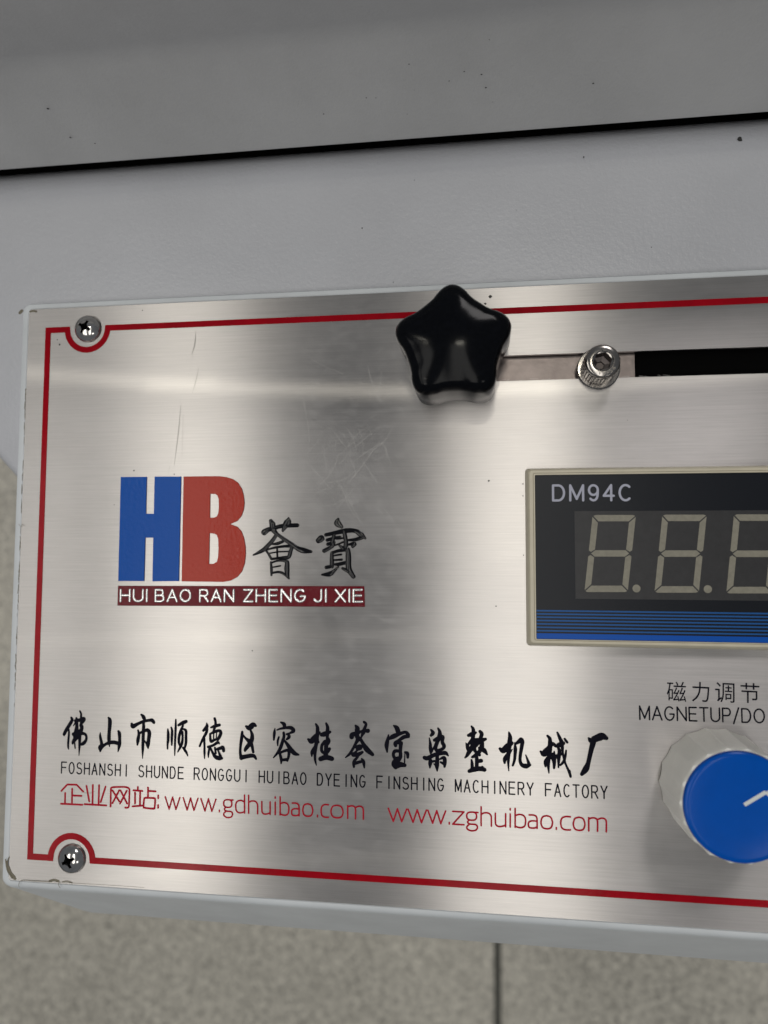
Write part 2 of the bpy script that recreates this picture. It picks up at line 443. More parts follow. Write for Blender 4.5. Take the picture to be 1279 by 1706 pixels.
# screws with cross recess
def screw(c, rot, name="screw"):
    R0, H = 4.05, 2.35; n, m = 192, 84
    bm = bmesh.new(); rows = []
    for i in range(m + 1):
        r = R0 * (i / m) ** .9
        row = []
        for k in range(n):
            a = 2 * PI * k / n; x, y = r * math.cos(a), r * math.sin(a)
            q = r / R0
            z = H * math.sqrt(max(0, 1 - q * q)) * .8 + H * .2 * (1 - q * q)
            u = x * math.cos(rot) + y * math.sin(rot); v = -x * math.sin(rot) + y * math.cos(rot)
            u, v = abs(u), abs(v)
            wv = .46 - .06 * max(u, v)
            d = max(min(u, v) - wv, max(u, v) - 1.95)
            core = .95 - math.hypot(u, v) * .9
            if core > 0: d = min(d, -core * .3)
            z -= max(0, min(2.1 - .5 * max(u, v), -d * 6.5 + .25))
            row.append(bm.verts.new(V((x, y, z + .02))))
        rows.append(row)
    for a, b in zip(rows, rows[1:]):
        for k in range(n):
            f = (a[k], a[(k + 1) % n], b[(k + 1) % n], b[k])
            bm.faces.new(f)
    bmesh.ops.remove_doubles(bm, verts=bm.verts, dist=1e-7)
    bot = [bm.verts.new(V((R0 * .96 * math.cos(2 * PI * k / n), R0 * .96 * math.sin(2 * PI * k / n), 0))) for k in range(n)]
    for k in range(n): bm.faces.new((rows[-1][k], rows[-1][(k + 1) % n], bot[(k + 1) % n], bot[k]))
    o = bmesh_obj(name, bm, SCREW, panel, True); o.data.materials.append(SHADE_BLACK)
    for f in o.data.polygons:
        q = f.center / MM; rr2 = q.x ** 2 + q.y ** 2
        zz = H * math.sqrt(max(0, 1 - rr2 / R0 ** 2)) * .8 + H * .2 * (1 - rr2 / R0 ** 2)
        if rr2 < 5 and q.z < zz - .4: f.material_index = 1  # deep recess faces coloured near black in place of shade
    o.location = (c[0] * MM, c[1] * MM, (c[2] + 60) * MM); return o
s1 = screw(at(146.5, 548.0, .2), math.radians(62)); s1['label'] = "upper dome head cross recess screw in the notch of the red line"
s2 = screw(at(119.5, 1430.2, .2), math.radians(25)); s2['label'] = "lower dome head cross recess screw in the notch of the red line"

# ------------------------------------------------------------------ printing on the plate
def zoompts(s, ox, oy, sc, wk=1.0, z=0.0):
    out = []
    for q in s.split(','):
        v = [float(t) for t in q.split()]
        p = at(ox + v[0] / sc, oy + v[1] / sc, z); w = (v[2] if len(v) > 2 else 16) / sc / 6.05 / 2 * wk
        out.append((p[0], p[1], w))
    return out
CALLI = [
(95,1180,["250 165 30,265 210 45,215 300 50,165 380 50,125 460 45,125 480 25","205 380 30,210 450 30,200 560 32,195 680 30,205 725 15","405 50 25,425 100 30,425 170 35,430 220 40","340 175 30,345 215 35,290 310 15","320 220 40,400 210 50,470 185 50,480 210 40,450 250 40","350 250 40,350 330 50,340 420 70,330 500 80","430 250 35,425 300 50,440 340 50,420 400 60,380 460 70","290 460 50,380 450 80,450 445 45,500 465 40,520 510 35,510 570 40,470 620 50,430 640 40","350 500 70,290 590 50,275 625 30","310 600 20,320 710 18","400 480 50,400 600 40,395 700 30,388 840 8"]),
(95,1180,["910 165 25,935 210 55,935 300 55,925 420 50,920 560 50,930 680 15","765 435 15,765 500 35,785 600 45,790 650 50,770 700 70,765 765 25","770 700 60,850 645 40,930 610 50,1010 605 50,1090 625 50","1090 410 35,1105 450 50,1110 560 45,1105 650 50,1080 770 15"]),
(210,1180,["270 115 30,305 150 50,330 210 45","100 280 40,120 320 60,200 280 45,300 235 40,400 215 40,460 215 50,490 250 45","305 240 40,310 320 45,305 420 45,300 560 45,295 700 40,290 890 10","210 390 25,225 460 40,210 560 50,200 650 25","240 445 30,310 405 40,380 390 50,410 440 55,400 550 50,385 650 55,390 710 20","330 580 20,370 640 30"]),
(210,1180,["740 370 20,745 450 40,745 560 40,735 640 30,735 720 22","800 340 25,815 400 35,810 520 38,810 650 25","882 200 22,878 350 34,870 550 32,865 700 28,862 835 15","930 300 35,1000 260 50,1065 235 45","1010 300 30,970 400 40,940 500 40,935 600 35,945 660 20","1020 370 30,1060 400 40,1062 500 38,1060 620 38,1035 720 30","1000 420 30,1000 560 35,975 660 40,915 775 18","1010 700 30,1060 770 35,1095 845 15"]),
(325,1190,["205 160 20,205 220 50,145 290 35","210 260 40,195 330 40,140 430 35,80 565 30","155 430 40,165 550 30,165 680 32,165 785 15","345 75 35,360 130 35,360 200 40","280 235 25,350 210 45,430 190 40","345 240 35,325 310 35","260 350 25,350 310 40,430 290 40,455 330 45,430 400 45,400 450 40","265 370 30,280 480 40,340 455 35,400 440 30","330 340 18,325 430 18","380 330 16,375 430 16","230 580 35,320 550 35,400 500 40,425 520 25","250 610 30,235 700 30,235 765 15","270 590 25,310 680 35,360 755 50,430 780 55,475 780 35","350 590 25,365 690 30","390 620 35,450 600 45,490 590 50,505 650 40","410 650 25,450 750 40"]),
(325,1190,["905 215 35,960 240 70,1030 190 70,1075 205 35","985 290 30,1010 360 45,1005 450 60,960 530 60,900 610 50,885 640 40","835 315 35,825 420 45,805 560 38,800 680 38,820 780 50","850 370 25,900 430 35,970 490 60,1010 570 45,1030 670 35","820 770 60,900 750 55,1030 735 50,1080 790 30"]),
(440,1195,["295 90 25,350 120 50,360 175 45","190 200 15,180 280 40,170 400 25","225 225 20,300 200 30,400 185 38,480 190 50,520 240 50,460 280 30,400 300 30","430 300 35,440 350 45,400 390 30","345 275 35,350 340 40,320 450 45,280 560 45,230 640 35,165 715 18","260 350 25,240 420 30,240 500 20","350 400 25,410 480 45,470 570 60,540 640 55,610 665 25","270 640 30,350 600 35,430 590 40,435 680 38,410 770 30","275 640 35,300 740 40,300 820 20","300 760 35,400 750 40"]),
(440,1195,["915 120 25,945 180 45,945 280 50,935 380 50","780 390 30,840 420 75,920 330 60,980 270 35","940 400 50,910 540 50,900 660 40,905 760 32,925 850 15","930 430 50,960 440 35","900 540 50,850 620 45,845 690 20","1100 110 30,1125 180 45,1120 270 50,1120 350 40","1020 310 50,1080 295 65,1170 260 35","1120 360 40,1130 420 70,1100 500 55,1100 600 60,1085 700 60","1080 430 45,1025 500 40,1020 590 40,1060 630 40,1120 600 60,1160 560 40","1000 740 60,1100 710 65,1200 735 60"]),
(565,1195,["290 150 30,320 200 65,310 280 55,320 350 60","220 350 60,230 310 60,310 290 55,400 245 30,510 240 55","440 85 35,475 120 35,450 200 45,430 260 55,400 330 30,390 360 20","340 380 70,300 450 40,230 580 35,180 655 35,110 715 15","380 390 40,430 480 50,490 570 70,590 660 45","290 530 35,370 515 50,380 550 40,320 570 40","250 660 60,330 660 55,410 620 35","340 570 25,260 640 25","330 700 30,260 790 40,260 880 30","260 820 45,340 800 40,410 780 35","400 740 25,430 790 45,445 895 20"]),
(565,1195,["970 150 25,1020 190 60,1050 270 60","890 380 35,960 340 60,1080 290 45,1180 265 40,1220 310 55","1230 340 40,1150 350 50,1060 410 40,1000 460 55,1000 500 45","875 315 20,860 400 45,840 500 55,850 615 22","1000 450 45,1090 450 50,1090 500 50,1085 600 45,1085 700 50,1040 770 60","1060 600 40,990 600 45,960 660 40,990 730 45,1040 730 50","1000 760 60,970 830 65,1000 890 50","1000 860 80,1080 840 70,1160 850 50","1165 640 12,1160 800 20","1165 620 25,1210 640 45,1215 710 35"]),
(700,1205,["190 115 25,225 170 50,190 215 35","160 260 15,175 350 35,180 450 45,185 530 30","200 500 35,260 380 15,290 250 10","315 90 25,345 150 45,340 240 60,300 330 50,270 430 50,290 490 40","250 300 40,330 260 50,400 240 45,390 330 45,420 400 50,400 450 40,300 490 40","75 610 50,130 620 55,250 560 50,380 530 50,450 530 50,495 575 20","300 540 45,300 650 50,295 750 55,300 850 15","180 660 50,175 720 50,170 790 20","180 690 30,250 670 30","240 720 15,290 760 35","340 640 20,420 610 45,435 690 50,430 770 30","360 690 25,420 720 40"]),
(700,1205,["910 55 25,940 110 45,940 200 50,930 280 50","855 215 40,920 195 60,985 165 30","810 350 15,835 410 45,850 460 50","930 280 45,870 350 35,830 420 35","920 300 50,930 400 60,880 480 60,830 570 40,795 610 22","940 380 40,1000 330 30","960 400 40,960 460 50,1000 530 35,1050 560 40","1060 145 40,1090 190 50,1070 260 45,1030 350 40,980 420 30","960 300 50,1080 300 60,1160 280 35","1095 320 50,1090 420 60,1050 500 50,980 570 50,920 600 30","1050 440 40,1130 480 60,1185 550 25","1000 600 45,1005 680 50,1000 790 45","910 650 25,920 720 40,920 800 40","1000 680 40,1080 665 50","870 850 45,950 820 60,1050 805 60,1140 825 50","1100 770 25,1140 820 40"]),
(825,1210,["240 105 20,260 180 50,255 280 60,240 380 60","85 400 40,140 430 70,220 350 70,290 300 50","240 400 55,230 520 50,230 650 32,238 790 14","220 500 45,170 580 50,165 650 30","250 480 35,300 410 15","345 290 15,355 400 45,350 500 40,340 600 35,310 695 28","360 310 30,420 270 50,455 225 40,480 270 50,465 380 45,445 500 42,440 620 40,480 690 50,550 705 60,610 685 40","540 510 15,570 590 30,600 680 45"]),
(895,1210,["180 170 30,220 220 45,225 320 55,215 450 60,200 600 45,195 700 38,205 830 16","60 450 30,120 480 85,200 390 60,270 310 45,330 350 40,390 330 60,460 300 50","200 540 40,145 630 45,145 710 28","220 520 35,270 480 20","355 110 25,390 190 40,430 280 50,440 350 45,450 460 30,470 570 28,510 690 28,560 800 32,590 895 30","580 780 12,590 880 30","485 225 30,530 285 32","510 430 22,500 510 30,470 620 35,410 690 25","370 370 35,390 450 45,380 560 45,375 730 20","300 450 20,290 560 60,300 650 45,295 740 30","250 560 40,330 540 50,420 490 40"]),
(895,1210,["910 210 25,960 250 75,1060 210 85,1150 180 90,1225 210 50","990 290 70,960 400 60,930 530 55,900 660 55,860 760 75,790 850 45"]),
]
def brush_char(name, data, sc, material, dome, z0, wk=1.0, dz=.004, label=None):
    bm = bmesh.new()
    for i, s in enumerate(data[2]):
        ribbon(bm, smooth_path(zoompts(s, data[0], data[1], sc, wk)), z0 + dz * i, dome)
    return bmesh_obj(name, bm, material, face, True, label)
for d in CALLI: brush_char("brush_character", d, 10.66, BLACK_INK, .05, .012, 1.4)
LOGO = [(415,855,["420 150 60,450 220 90,460 310 80,530 400 60","290 370 90,370 320 70,480 290 60,600 255 60,740 240 60,930 235 60","760 95 30,750 160 100,700 240 90,650 340 40","540 400 50,450 530 60,350 640 60,260 720 60,80 810 25","560 420 50,700 520 55,850 620 60,950 690 70,1060 725 80,1200 745 40","430 600 25,540 590 45,650 550 40","320 720 30,380 800 35,430 890 35","330 710 28,500 665 35,700 640 40,820 645 50,800 740 55,760 850 55,640 860 40,430 890 35","540 680 28,545 860 28","380 780 22,560 750 22,750 740 22","420 950 30,430 1080 40,430 1200 30","430 960 30,560 920 30,720 930 60,730 1080 75,740 1200 60,770 1270 20","440 1050 22,600 1020 25","430 1160 28,560 1140 35,660 1170 35,760 1260 25"]),
(520,855,["500 115 40,490 190 100,570 265 50","120 530 80,180 490 100,200 500 60","260 420 50,450 380 60,650 340 70,820 340 60,930 400 80,1030 490 30","960 470 60,840 510 50,700 520 35","290 520 50,400 490 50,540 460 40","300 600 50,420 570 50","420 440 50,390 560 60,400 630 50,230 730 60","470 500 25,620 480 30","450 620 25,600 560 30","620 380 60,650 520 60,650 640 70","520 620 30,600 680 60,680 700 70,700 850 80,700 1000 80,720 1110 80,800 1230 60","700 610 30,820 590 60,780 650 40","380 780 50,380 900 60,380 1030 60","380 770 45,500 730 45,640 710 50","420 820 25,560 800 30","410 910 25,570 900 35","410 990 25,500 990 50,640 960 50","270 1050 50,380 1030 50","500 1040 30,420 1120 45,330 1180 70,190 1190 30","590 1070 40,700 1120 60"])]
for d in LOGO: brush_char("logo_character", d, 11.627, CHROME_INK, .28, .012, 1.4, .006)

# thin rounded strokes, for the red website line
SITE = ["50 125,120 50","120 50,230 52","230 52,310 135","95 150,92 275","178 100,175 285","180 180,288 184","45 277,298 290","347 65,380 248","423 55,418 290","497 58,490 290","573 75,515 258","325 282,582 297","632 310,636 120,640 92,665 82,740 78,820 82,850 98,856 130,850 290,838 322,805 322","655 120,735 248","735 118,655 270","750 120,828 275","825 122,745 275","955 80,955 120","903 118,1008 126","922 145,922 275","982 145,980 290","893 308,1002 300","1075 85,1075 205","1080 125,1165 131","1045 207,1145 211,1160 228,1154 318,1138 335,1040 326,1023 310,1030 222,1045 207","1197 178,1197 212","1195 293,1195 325"]
GL = {  # single line lower-case letters, x 0..1, y in x-heights
'w': ["0 1,.27 0", ".27 0,.5 1", ".5 1,.73 0", ".73 0,1 1"],
'.': ["0 0,0 .12"], 'i': ["0 0,0 1", "0 1.32,0 1.42"],
'z': ["0 1,1 1", "1 1,0 0", "0 0,1 0"],
'g': [".8 1,.3 1,.05 .85,.05 .55,.25 .4,.65 .4,.85 .55,.85 .85,.65 1,.3 1", "1 1,.7 1", ".25 .4,.1 .22,.3 .08,.8 .05,.95 -.15,.8 -.38,.4 -.44,.08 -.32,.05 -.12,.3 .08"],
'd': ["1 1.45,1 0", "1 .9,.6 1,.2 .93,.02 .7,0 .45,.08 .15,.35 0,.7 .02,1 .12"],
'b': ["0 1.45,0 0", "0 .9,.4 1,.8 .93,.98 .7,1 .45,.92 .15,.65 0,.3 0,0 .08"],
'h': ["0 1.45,0 0", "0 .88,.35 1,.75 .98,.97 .78,1 .5,1 0"],
'u': ["0 1,0 .4,.06 .12,.3 0,.65 .02,1 .12", "1 1,1 0"],
'a': [".1 1,.6 1,.9 .9,1 .65,1 0", "1 .55,.4 .55,.08 .45,0 .25,.1 .05,.4 0,.75 .02,1 .12"],
'o': [".5 1,.15 .9,0 .6,0 .35,.15 .08,.5 0,.85 .08,1 .35,1 .6,.85 .9,.5 1"],
'c': ["1 1,.5 1,.12 .85,0 .5,.1 .15,.45 0,1 0"],
'm': ["0 1,0 0", "0 .9,.2 1,.4 .97,.5 .75,.5 0", ".5 .88,.7 1,.9 .97,1 .75,1 0"],
'n': []}
def site_line(strokes_px, glyphs, w):
    bm = bmesh.new(); k = 0
    for s in strokes_px:
        ribbon(bm, smooth_path(zoompts(s, 95, 1300, 7.106, 1.45)), .012 + .0015 * k, .035); k += 1
    for ch, x0, x1, base in glyphs:
        for s in GL[ch]:
            pts = []
            for q in s.split(','):
                u, v = map(float, q.split())
                px = x0 + (x1 - x0) * u; p = at(px, base(px) - v * XH(px)); pts.append((p[0], p[1], w))
            ribbon(bm, smooth_path(pts), .012 + .0015 * k, .035); k += 1
    return bmesh_obj("website_lettering", bm, RED_INK, face, True)
XH = lambda px: 20.3 + (px - 300) * .0023
b1 = lambda px: 1348.3 + (px - 289) * .0515
G1 = [('w',275,299.5),('w',305,329.5),('w',334.5,359.5),('.',365.2,365.2),('g',372,388),('d',392.5,407.2),('h',414,429),('u',436,449.8),('i',458.3,458.3),('b',466.5,481),('a',485.5,498),('o',504.5,520.5),('.',528.6,528.6),('c',534.8,547),('o',551.5,571),('m',579,605)]
site_line(SITE, [(c, a, b, b1) for c, a, b in G1], .21)
b2 = lambda px: 1330 + 126 / 3.28 + (px - 658) * (56 / 3.28) / (1010 - 658)
G2 = [('w',22,122),('w',130,230),('w',238,335),('.',355,355),('z',374,435),('g',449,512),('h',529,585),('u',607,663),('i',688,688),('b',715,772),('a',787,835),('o',857,918),('.',940,940),('c',964,1017),('o',1034,1095),('m',1117,1213)]
site_line([], [(c, 640 + a / 3.28, 640 + b / 3.28, b2) for c, a, b in G2], .225)

# single line capitals: x 0..w, y 0..1
def arc(cx, cy, rx, ry, a0, a1, n=9): return [(cx + rx * math.cos(math.radians(a0 + (a1 - a0) * i / (n - 1))), cy + ry * math.sin(math.radians(a0 + (a1 - a0) * i / (n - 1)))) for i in range(n)]
CAP = {
'A': (1, [[(0, 0), (.5, 1), (1, 0)], [(.2, .34), (.8, .34)]]),
'B': (.9, [[(0, 0), (0, 1), (.55, 1)] + arc(.55, .76, .33, .24, 80, -80) + [(0, .52)], [(.55, .52)] + arc(.6, .26, .38, .26, 80, -80) + [(.55, 0), (0, 0)]]),
'C': (.95, [arc(.52, .5, .5, .5, 50, 310, 19)]),
'D': (.95, [[(0, 0), (0, 1), (.45, 1)] + arc(.45, .5, .5, .5, 85, -85, 15) + [(0, 0)]]),
'E': (.8, [[(.95, 1), (0, 1), (0, 0), (.98, 0)], [(0, .52), (.85, .52)]]),
'F': (.75, [[(.98, 1), (0, 1), (0, 0)], [(0, .52), (.85, .52)]]),
'G': (1, [arc(.5, .5, .5, .5, 48, 345, 19) + [(.98, .46), (.55, .46)]]),
'H': (.9, [[(0, 0), (0, 1)], [(1, 0), (1, 1)], [(0, .52), (1, .52)]]),
'I': (.0, [[(0, 0), (0, 1)]]),
'J': (.6, [[(1, 1), (1, .3)] + arc(.5, .28, .5, .28, 0, -160)]),
'M': (1.05, [[(0, 0), (0, 1), (.5, .1), (1, 1), (1, 0)]]),
'N': (.95, [[(0, 0), (0, 1), (1, 0), (1, 1)]]),
'O': (1.05, [arc(.5, .5, .5, .5, 90, 450, 25)]),
'P': (.8, [[(0, 0), (0, 1), (.6, 1)] + arc(.62, .73, .38, .27, 85, -85) + [(0, .46)]]),
'R': (.85, [[(0, 0), (0, 1), (.58, 1)] + arc(.6, .74, .36, .26, 85, -85) + [(0, .48)], [(.5, .48), (1, 0)]]),
'S': (.85, [arc(.5, .75, .43, .25, 35, 250, 11) + arc(.5, .26, .5, .26, 75, -150, 12)]),
'T': (.85, [[(0, 1), (1, 1)], [(.5, 1), (.5, 0)]]),
'U': (.9, [[(0, 1), (0, .32)] + arc(.5, .32, .5, .32, 190, 350, 11) + [(1, .32), (1, 1)]]),
'W': (1.3, [[(0, 1), (.25, 0), (.5, .95), (.75, 0), (1, 1)]]),
'X': (.9, [[(0, 0), (1, 1)], [(0, 1), (1, 0)]]),
'Y': (.9, [[(0, 1), (.5, .45), (1, 1)], [(.5, .45), (.5, 0)]]),
'Z': (.85, [[(0, 1), (1, 1), (0, 0), (1, 0)]]),
'/': (.55, [[(0, -.12), (1, 1.05)]]),
'9': (.75, [arc(.5, .68, .48, .32, 0, 360, 19), [(.98, .68), (.95, .35)] + arc(.5, .3, .42, .3, -10, -140, 8)]),
'4': (.8, [[(.75, 0), (.75, 1), (0, .3), (1, .3)]])}
def cap_glyph(bm, ch, fn, w, z, dome, k, flat=True):
    """each straight or curved run of the letter is one ribbon; fn maps (u,v) to mm"""
    for run in CAP[ch][1]:
        seg = []; runs = []
        for i, p in enumerate(run):
            seg.append(p)
            if 0 < i < len(run) - 1:
                a, c = Vector(fn(*run[i - 1])), Vector(fn(*run[i + 1])); b = Vector(fn(*p))
                if (b - a).length and (c - b).length and (b - a).angle(c - b) > math.radians(50): runs.append(seg); seg = [p]
        runs.append(seg)
        for q in runs:
            if len(q) < 2: continue
            pts = [fn(*p) for p in q]
            if len(pts) == 2: pts = [tuple(pts[0][j] + (pts[1][j] - pts[0][j]) * t / 4 for j in (0, 1)) for t in range(5)]
            ribbon(bm, [(p[0], p[1], w) for p in pts], z + .0012 * (k[0] % 12), dome, not flat, flat); k[0] += 1
def cap_text(name, txt, p0, p1, h, w, z, dome, material, parent, gap=.3, space=.55, mono=None, flat=True, capped=True):
    """letters from p0 to p1 (mm, ends of the baseline ink)"""
    ux, uy = p1[0] - p0[0], p1[1] - p0[1]; L = math.hypot(ux, uy); ux /= L; uy /= L
    ad = []; x = 0
    hw = w / h
    for i, ch in enumerate(txt):
        if mono:
            c = L / (len(txt) - 1 + mono); g = mono * c
            if ch != ' ': ad.append((ch, (i * c + (g / 2 if CAP[ch][0] == 0 else 0)), 0 if CAP[ch][0] == 0 else g))
        else:
            if ch == ' ': x += space; continue
            ad.append((ch, x, CAP[ch][0] * .78)); x += CAP[ch][0] * .78 + gap
    if not mono:
        tot = max(a + b for _, a, b in ad); ad = [(c, (L - 2 * w) * a / tot + w, (L - 2 * w) * b / tot) for c, a, b in ad]
    else: ad = [(c, a + w, max(0, b - 2 * w)) for c, a, b in ad]
    bm = bmesh.new(); k = [0]
    for ch, x0, wd in ad:
        def fn(u, v, x0=x0, wd=wd):
            X = x0 + u * wd; Y = w + v * (h - 2 * w); return (p0[0] + ux * X - uy * Y, p0[1] + uy * X + ux * Y)
        cap_glyph(bm, ch, fn, w, z, dome, k, not capped)
    return bmesh_obj(name, bm, material, parent, True)

# english company line, evenly spaced narrow capitals
p0 = at(101.0, 1289.0); p1 = at(1012.5, 1331.8)
cap_text("company_lettering", "FOSHANSHI SHUNDE RONGGUI HUIBAO DYEING FINSHING MACHINERY FACTORY", p0, p1, 3.45, .19, .012, .03, BLACK_INK, face, mono=.80)

# knob caption
for ch, x0, x1 in (("磁", 1110.5, 1143), ("力", 1152.5, 1181.5), ("调", 1191, 1223.5), ("节", 1233.5, 1265)):
    yb_ = 1130 + (215 + (x0 - 1110) * .13) / 5.71
    a = at(x0, yb_); b = at(x1, yb_ + (x1 - x0) * .05)
    place_text("caption_character", ch, a[:2], b[:2], 5.0, .015, BLACK_INK, face, 0)
a = at(1064.5, 1130 + 398 / 5.71); b = at(1055 + 1255 / 5.71, 1130 + 432 / 5.71)
cap_text("caption_lettering", "MAGNETUP/DO", a, b, 3.75, .2, .012, .03, BLACK_INK, face, gap=.26)
c = at(1286, 1130 + 434 / 5.71); d_ = at(1318, 1130 + 444 / 5.71)
cap_text("caption_lettering", "WN", c, d_, 3.8, .2, .012, .03, BLACK_INK, face, gap=.26)

# logo letters, raised enamel
def zp(s, ox, oy, sc): 
    return [at(ox + float(q.split()[0]) / sc, oy + float(q.split()[1]) / sc)[:2] for q in s.split(',')]
Hs = zp("115 78,345 78,338 405,408 405,415 75,650 75,630 1002,395 1005,403 617,332 617,322 1002,92 1002", 180, 780, 5.33)
Bs = zp("672 75,900 72,985 72,1050 80,1110 98,1155 130,1187 180,1205 240,1212 310,1205 370,1185 425,1150 468,1085 497,1150 522,1185 560,1208 620,1222 700,1222 780,1213 850,1190 915,1150 965,1090 998,1020 1010,900 1008,655 1005", 180, 780, 5.33)
h1 = zp("908 228,950 229,972 242,983 275,985 340,981 395,968 428,940 440,905 440", 180, 780, 5.33)
h2 = zp("903 577,945 582,968 595,979 630,982 710,978 790,966 832,935 850,897 850", 180, 780, 5.33)
def relief(name, spl, z, th, bev, material, label=None):
    o = link(name, curve_mesh(spl, z, th, bev, 2), face, material, label)
    return o
relief("logo_letter", [Hs], .01, .3, .1, BLUE_E, "glossy blue letter H")
relief("logo_letter", [Bs, h1, h2], .01, .3, .1, RED_E, "glossy orange red letter B")
bar = [at(197, 976)[:2], at(607, 976.5)[:2], at(608, 1011)[:2], at(196, 1009)[:2]]
relief("logo_bar", [bar], .01, .3, .1, MAROON)
for wd, x0, x1 in (("HUI", 105, 232), ("BAO", 260, 425), ("RAN", 457, 617), ("ZHENG", 652, 935), ("JI", 963, 1027), ("XIE", 1058, 1188)):
    a = at(160 + x0 / 2.665, 760 + (649 + (x0 - 100) * .0025) / 2.665); b = at(160 + x1 / 2.665, 760 + (649 + (x1 - 100) * .0025) / 2.665)
    cap_text("logo_lettering", wd, a, b, 3.95, .36, .31, .22, LETTER, face, gap=.3)

# scratches, scuffs, smudges and specks on the plate
def hair(bm, px, w, z, mat_=None):
    pts = [at(x, y) for x, y in px]
    n = len(pts)
    q = smooth_path([(p[0], p[1], w * (.25 if i in (0, n - 1) else 1)) for i, p in enumerate(pts)])
    ribbon(bm, q, z, .004, False, True)
bm = bmesh.new(); k = 0
def hz():
    global k; k += 1; return .006 + (k % 40) * .0006
for kk0, px in enumerate(([(613,610),(616,625),(624,650),(634,672)],[(635,618),(634,635),(629,655),(632,665),(640,673)],[(518,598),(540,610),(572,623)],[(620,750),(640,735),(655,710)],[(497,650),(505,670),(513,710),(515,740)],[(503,650),(510,690)],[(510,770),(525,785),(548,812)],[(590,768),(615,750),(638,736)],[(300,1030),(340,1055),(372,1078)],[(484,650),(486,656)],[(487,650),(488,655)],[(555,1148),(560,1160)],[(590,1030),(592,1040)],[(688,1040),(700,1088)],[(820,735),(826,760)],[(560,800),(590,850),(600,870)])):
    hair(bm, px, (.035 if kk0 < 2 else .012) if len(px) > 2 else .03, hz())
for i in range(60):
    cx, cy = random.gauss(578, 60), random.gauss(760, 100)
    if cx > 672 and cy < 690: continue
    a = random.choice((1.1, 1.25, 2.3, 2.5)) + random.gauss(0, .22); l = random.uniform(10, 60); cv = random.uniform(-.3, .5)
    pts = [(cx + l * (t - .5) * math.cos(a + cv * (t - .5)), cy + l * (t - .5) * math.sin(a + cv * (t - .5))) for t in (0, .33, .66, 1)]
    hair(bm, pts, random.uniform(.002, .004), hz())
for i in range(90):
    cx, cy = random.uniform(420, 1260), random.uniform(1010, 1450) if i % 3 else random.uniform(650, 770)
    if cx > 1080 and 1200 < cy: continue
    if cx > 870 and cy < 1100 and cy > 770: continue
    a = random.uniform(-1, 1) + PI / 2 * (i % 2); l = random.uniform(3, 14)
    hair(bm, [(cx - l / 2 * math.cos(a), cy - l / 2 * math.sin(a)), (cx + l / 2 * math.cos(a), cy + l / 2 * math.sin(a))], random.uniform(.006, .016), hz())
o = bmesh_obj("scratches", bm, SCRATCH, face, False); o['kind'] = 'stuff'
bm = bmesh.new()
for px, w in (([(326,552),(324,575),(319,590)], .16), ([(331,612),(326,635),(320,655)], .08), ([(301,675),(297,720),(290,775)], .14), ([(305,690),(303,760)], .05), ([(122,1308),(124,1320)], .08), ([(280,790),(283,775)], .1)):
    hair(bm, px, w, hz())
hair(bm, [(135,1320),(150,1321),(158,1318)], .35, hz())
o = bmesh_obj("smudges", bm, SMUDGE, face, False); o['kind'] = 'stuff'
bm = bmesh.new()
for px, py, r in ((817, 494, .5), (808, 506, .35), (814, 801, .3), (223, 784, .25), (190, 841, .15), (420, 1084, .2), (826, 1010, .22), (871, 806, .2), (871, 826, .18), (872, 925, .2), (99, 574, .3), (95, 566, .18), (290, 790, .2), (1045, 700, .1), (237, 517, .2)):
    c = at(px, py, .03); vs = [bm.verts.new(V((c[0] + r * random.uniform(.6, 1.2) * math.cos(q * PI / 5), c[1] + r * random.uniform(.6, 1.2) * math.sin(q * PI / 5), .03))) for q in range(10)]
    bm.faces.new(vs)
o = bmesh_obj("plate_specks", bm, SPECK, face, False); o['kind'] = 'stuff'
# grimy adhesive and burrs at the lower left corner and along the edges
bm = bmesh.new(); kk = 0
def fz(px, w, z=.05, dome=.12):
    pts = [at(x, y, z) for x, y in px]
    ribbon(bm, smooth_path([(p[0], p[1], w) for p in pts]), z, dome)
fz([(11, 1436), (13, 1448), (19, 1460), (25, 1464)], .35); fz([(14, 1444), (18, 1454), (24, 1461)], .3)
fz([(9, 1432), (12, 1450), (20, 1462)], .18, .2); fz([(15, 1428), (12, 1438), (14, 1452)], .15, .1)
fz([(82, 1468), (90, 1466), (97, 1468)], .3); fz([(104, 1469), (112, 1468), (120, 1471)], .15)
fz([(98, 1470), (97, 1474), (100, 1479)], .07, .3, .05); fz([(32, 1478), (31, 1473), (36, 1467), (60, 1468), (85, 1469)], .06, .3, .05)
fz([(38, 1466.5), (80, 1468.5), (160, 1473.2), (240, 1478.4)], .05, .0, .05)
fz([(31, 873), (35, 878), (36, 874), (41, 876)], .05, .2, .05)
fz([(50, 519), (56, 518), (60, 519)], .3); fz([(33, 521), (36, 518)], .5, -.4)
for i in range(70):
    y = random.uniform(640, 1180); x = 48.6 - (y - 524) * .037 - 1.2 + random.uniform(-.8, .4)
    fz([(x, y), (x + random.uniform(-1, 1), y + random.uniform(3, 14))], random.uniform(.03, .09), -.1, .12)
o = bmesh_obj("adhesive_residue", bm, FUZZ, face, True); o['kind'] = 'stuff'
# burrs along the slot
bm = bmesh.new()
for i in range(60):
    t = random.random(); up = random.random() < .5
    x = random.uniform(835, 1110); y = (591 - (x - 840) * .035) if up else (632 - (x - 840) * .030)
    y += random.uniform(-3.5, 0) if up else random.uniform(0.5, 4)
    hair(bm, [(x, y), (x + random.uniform(2, 16), y + random.uniform(-1.5, 1.5))], random.uniform(.02, .07), hz())
o = bmesh_obj("slot_burrs", bm, SCRATCH, face, False); o['kind'] = 'stuff'
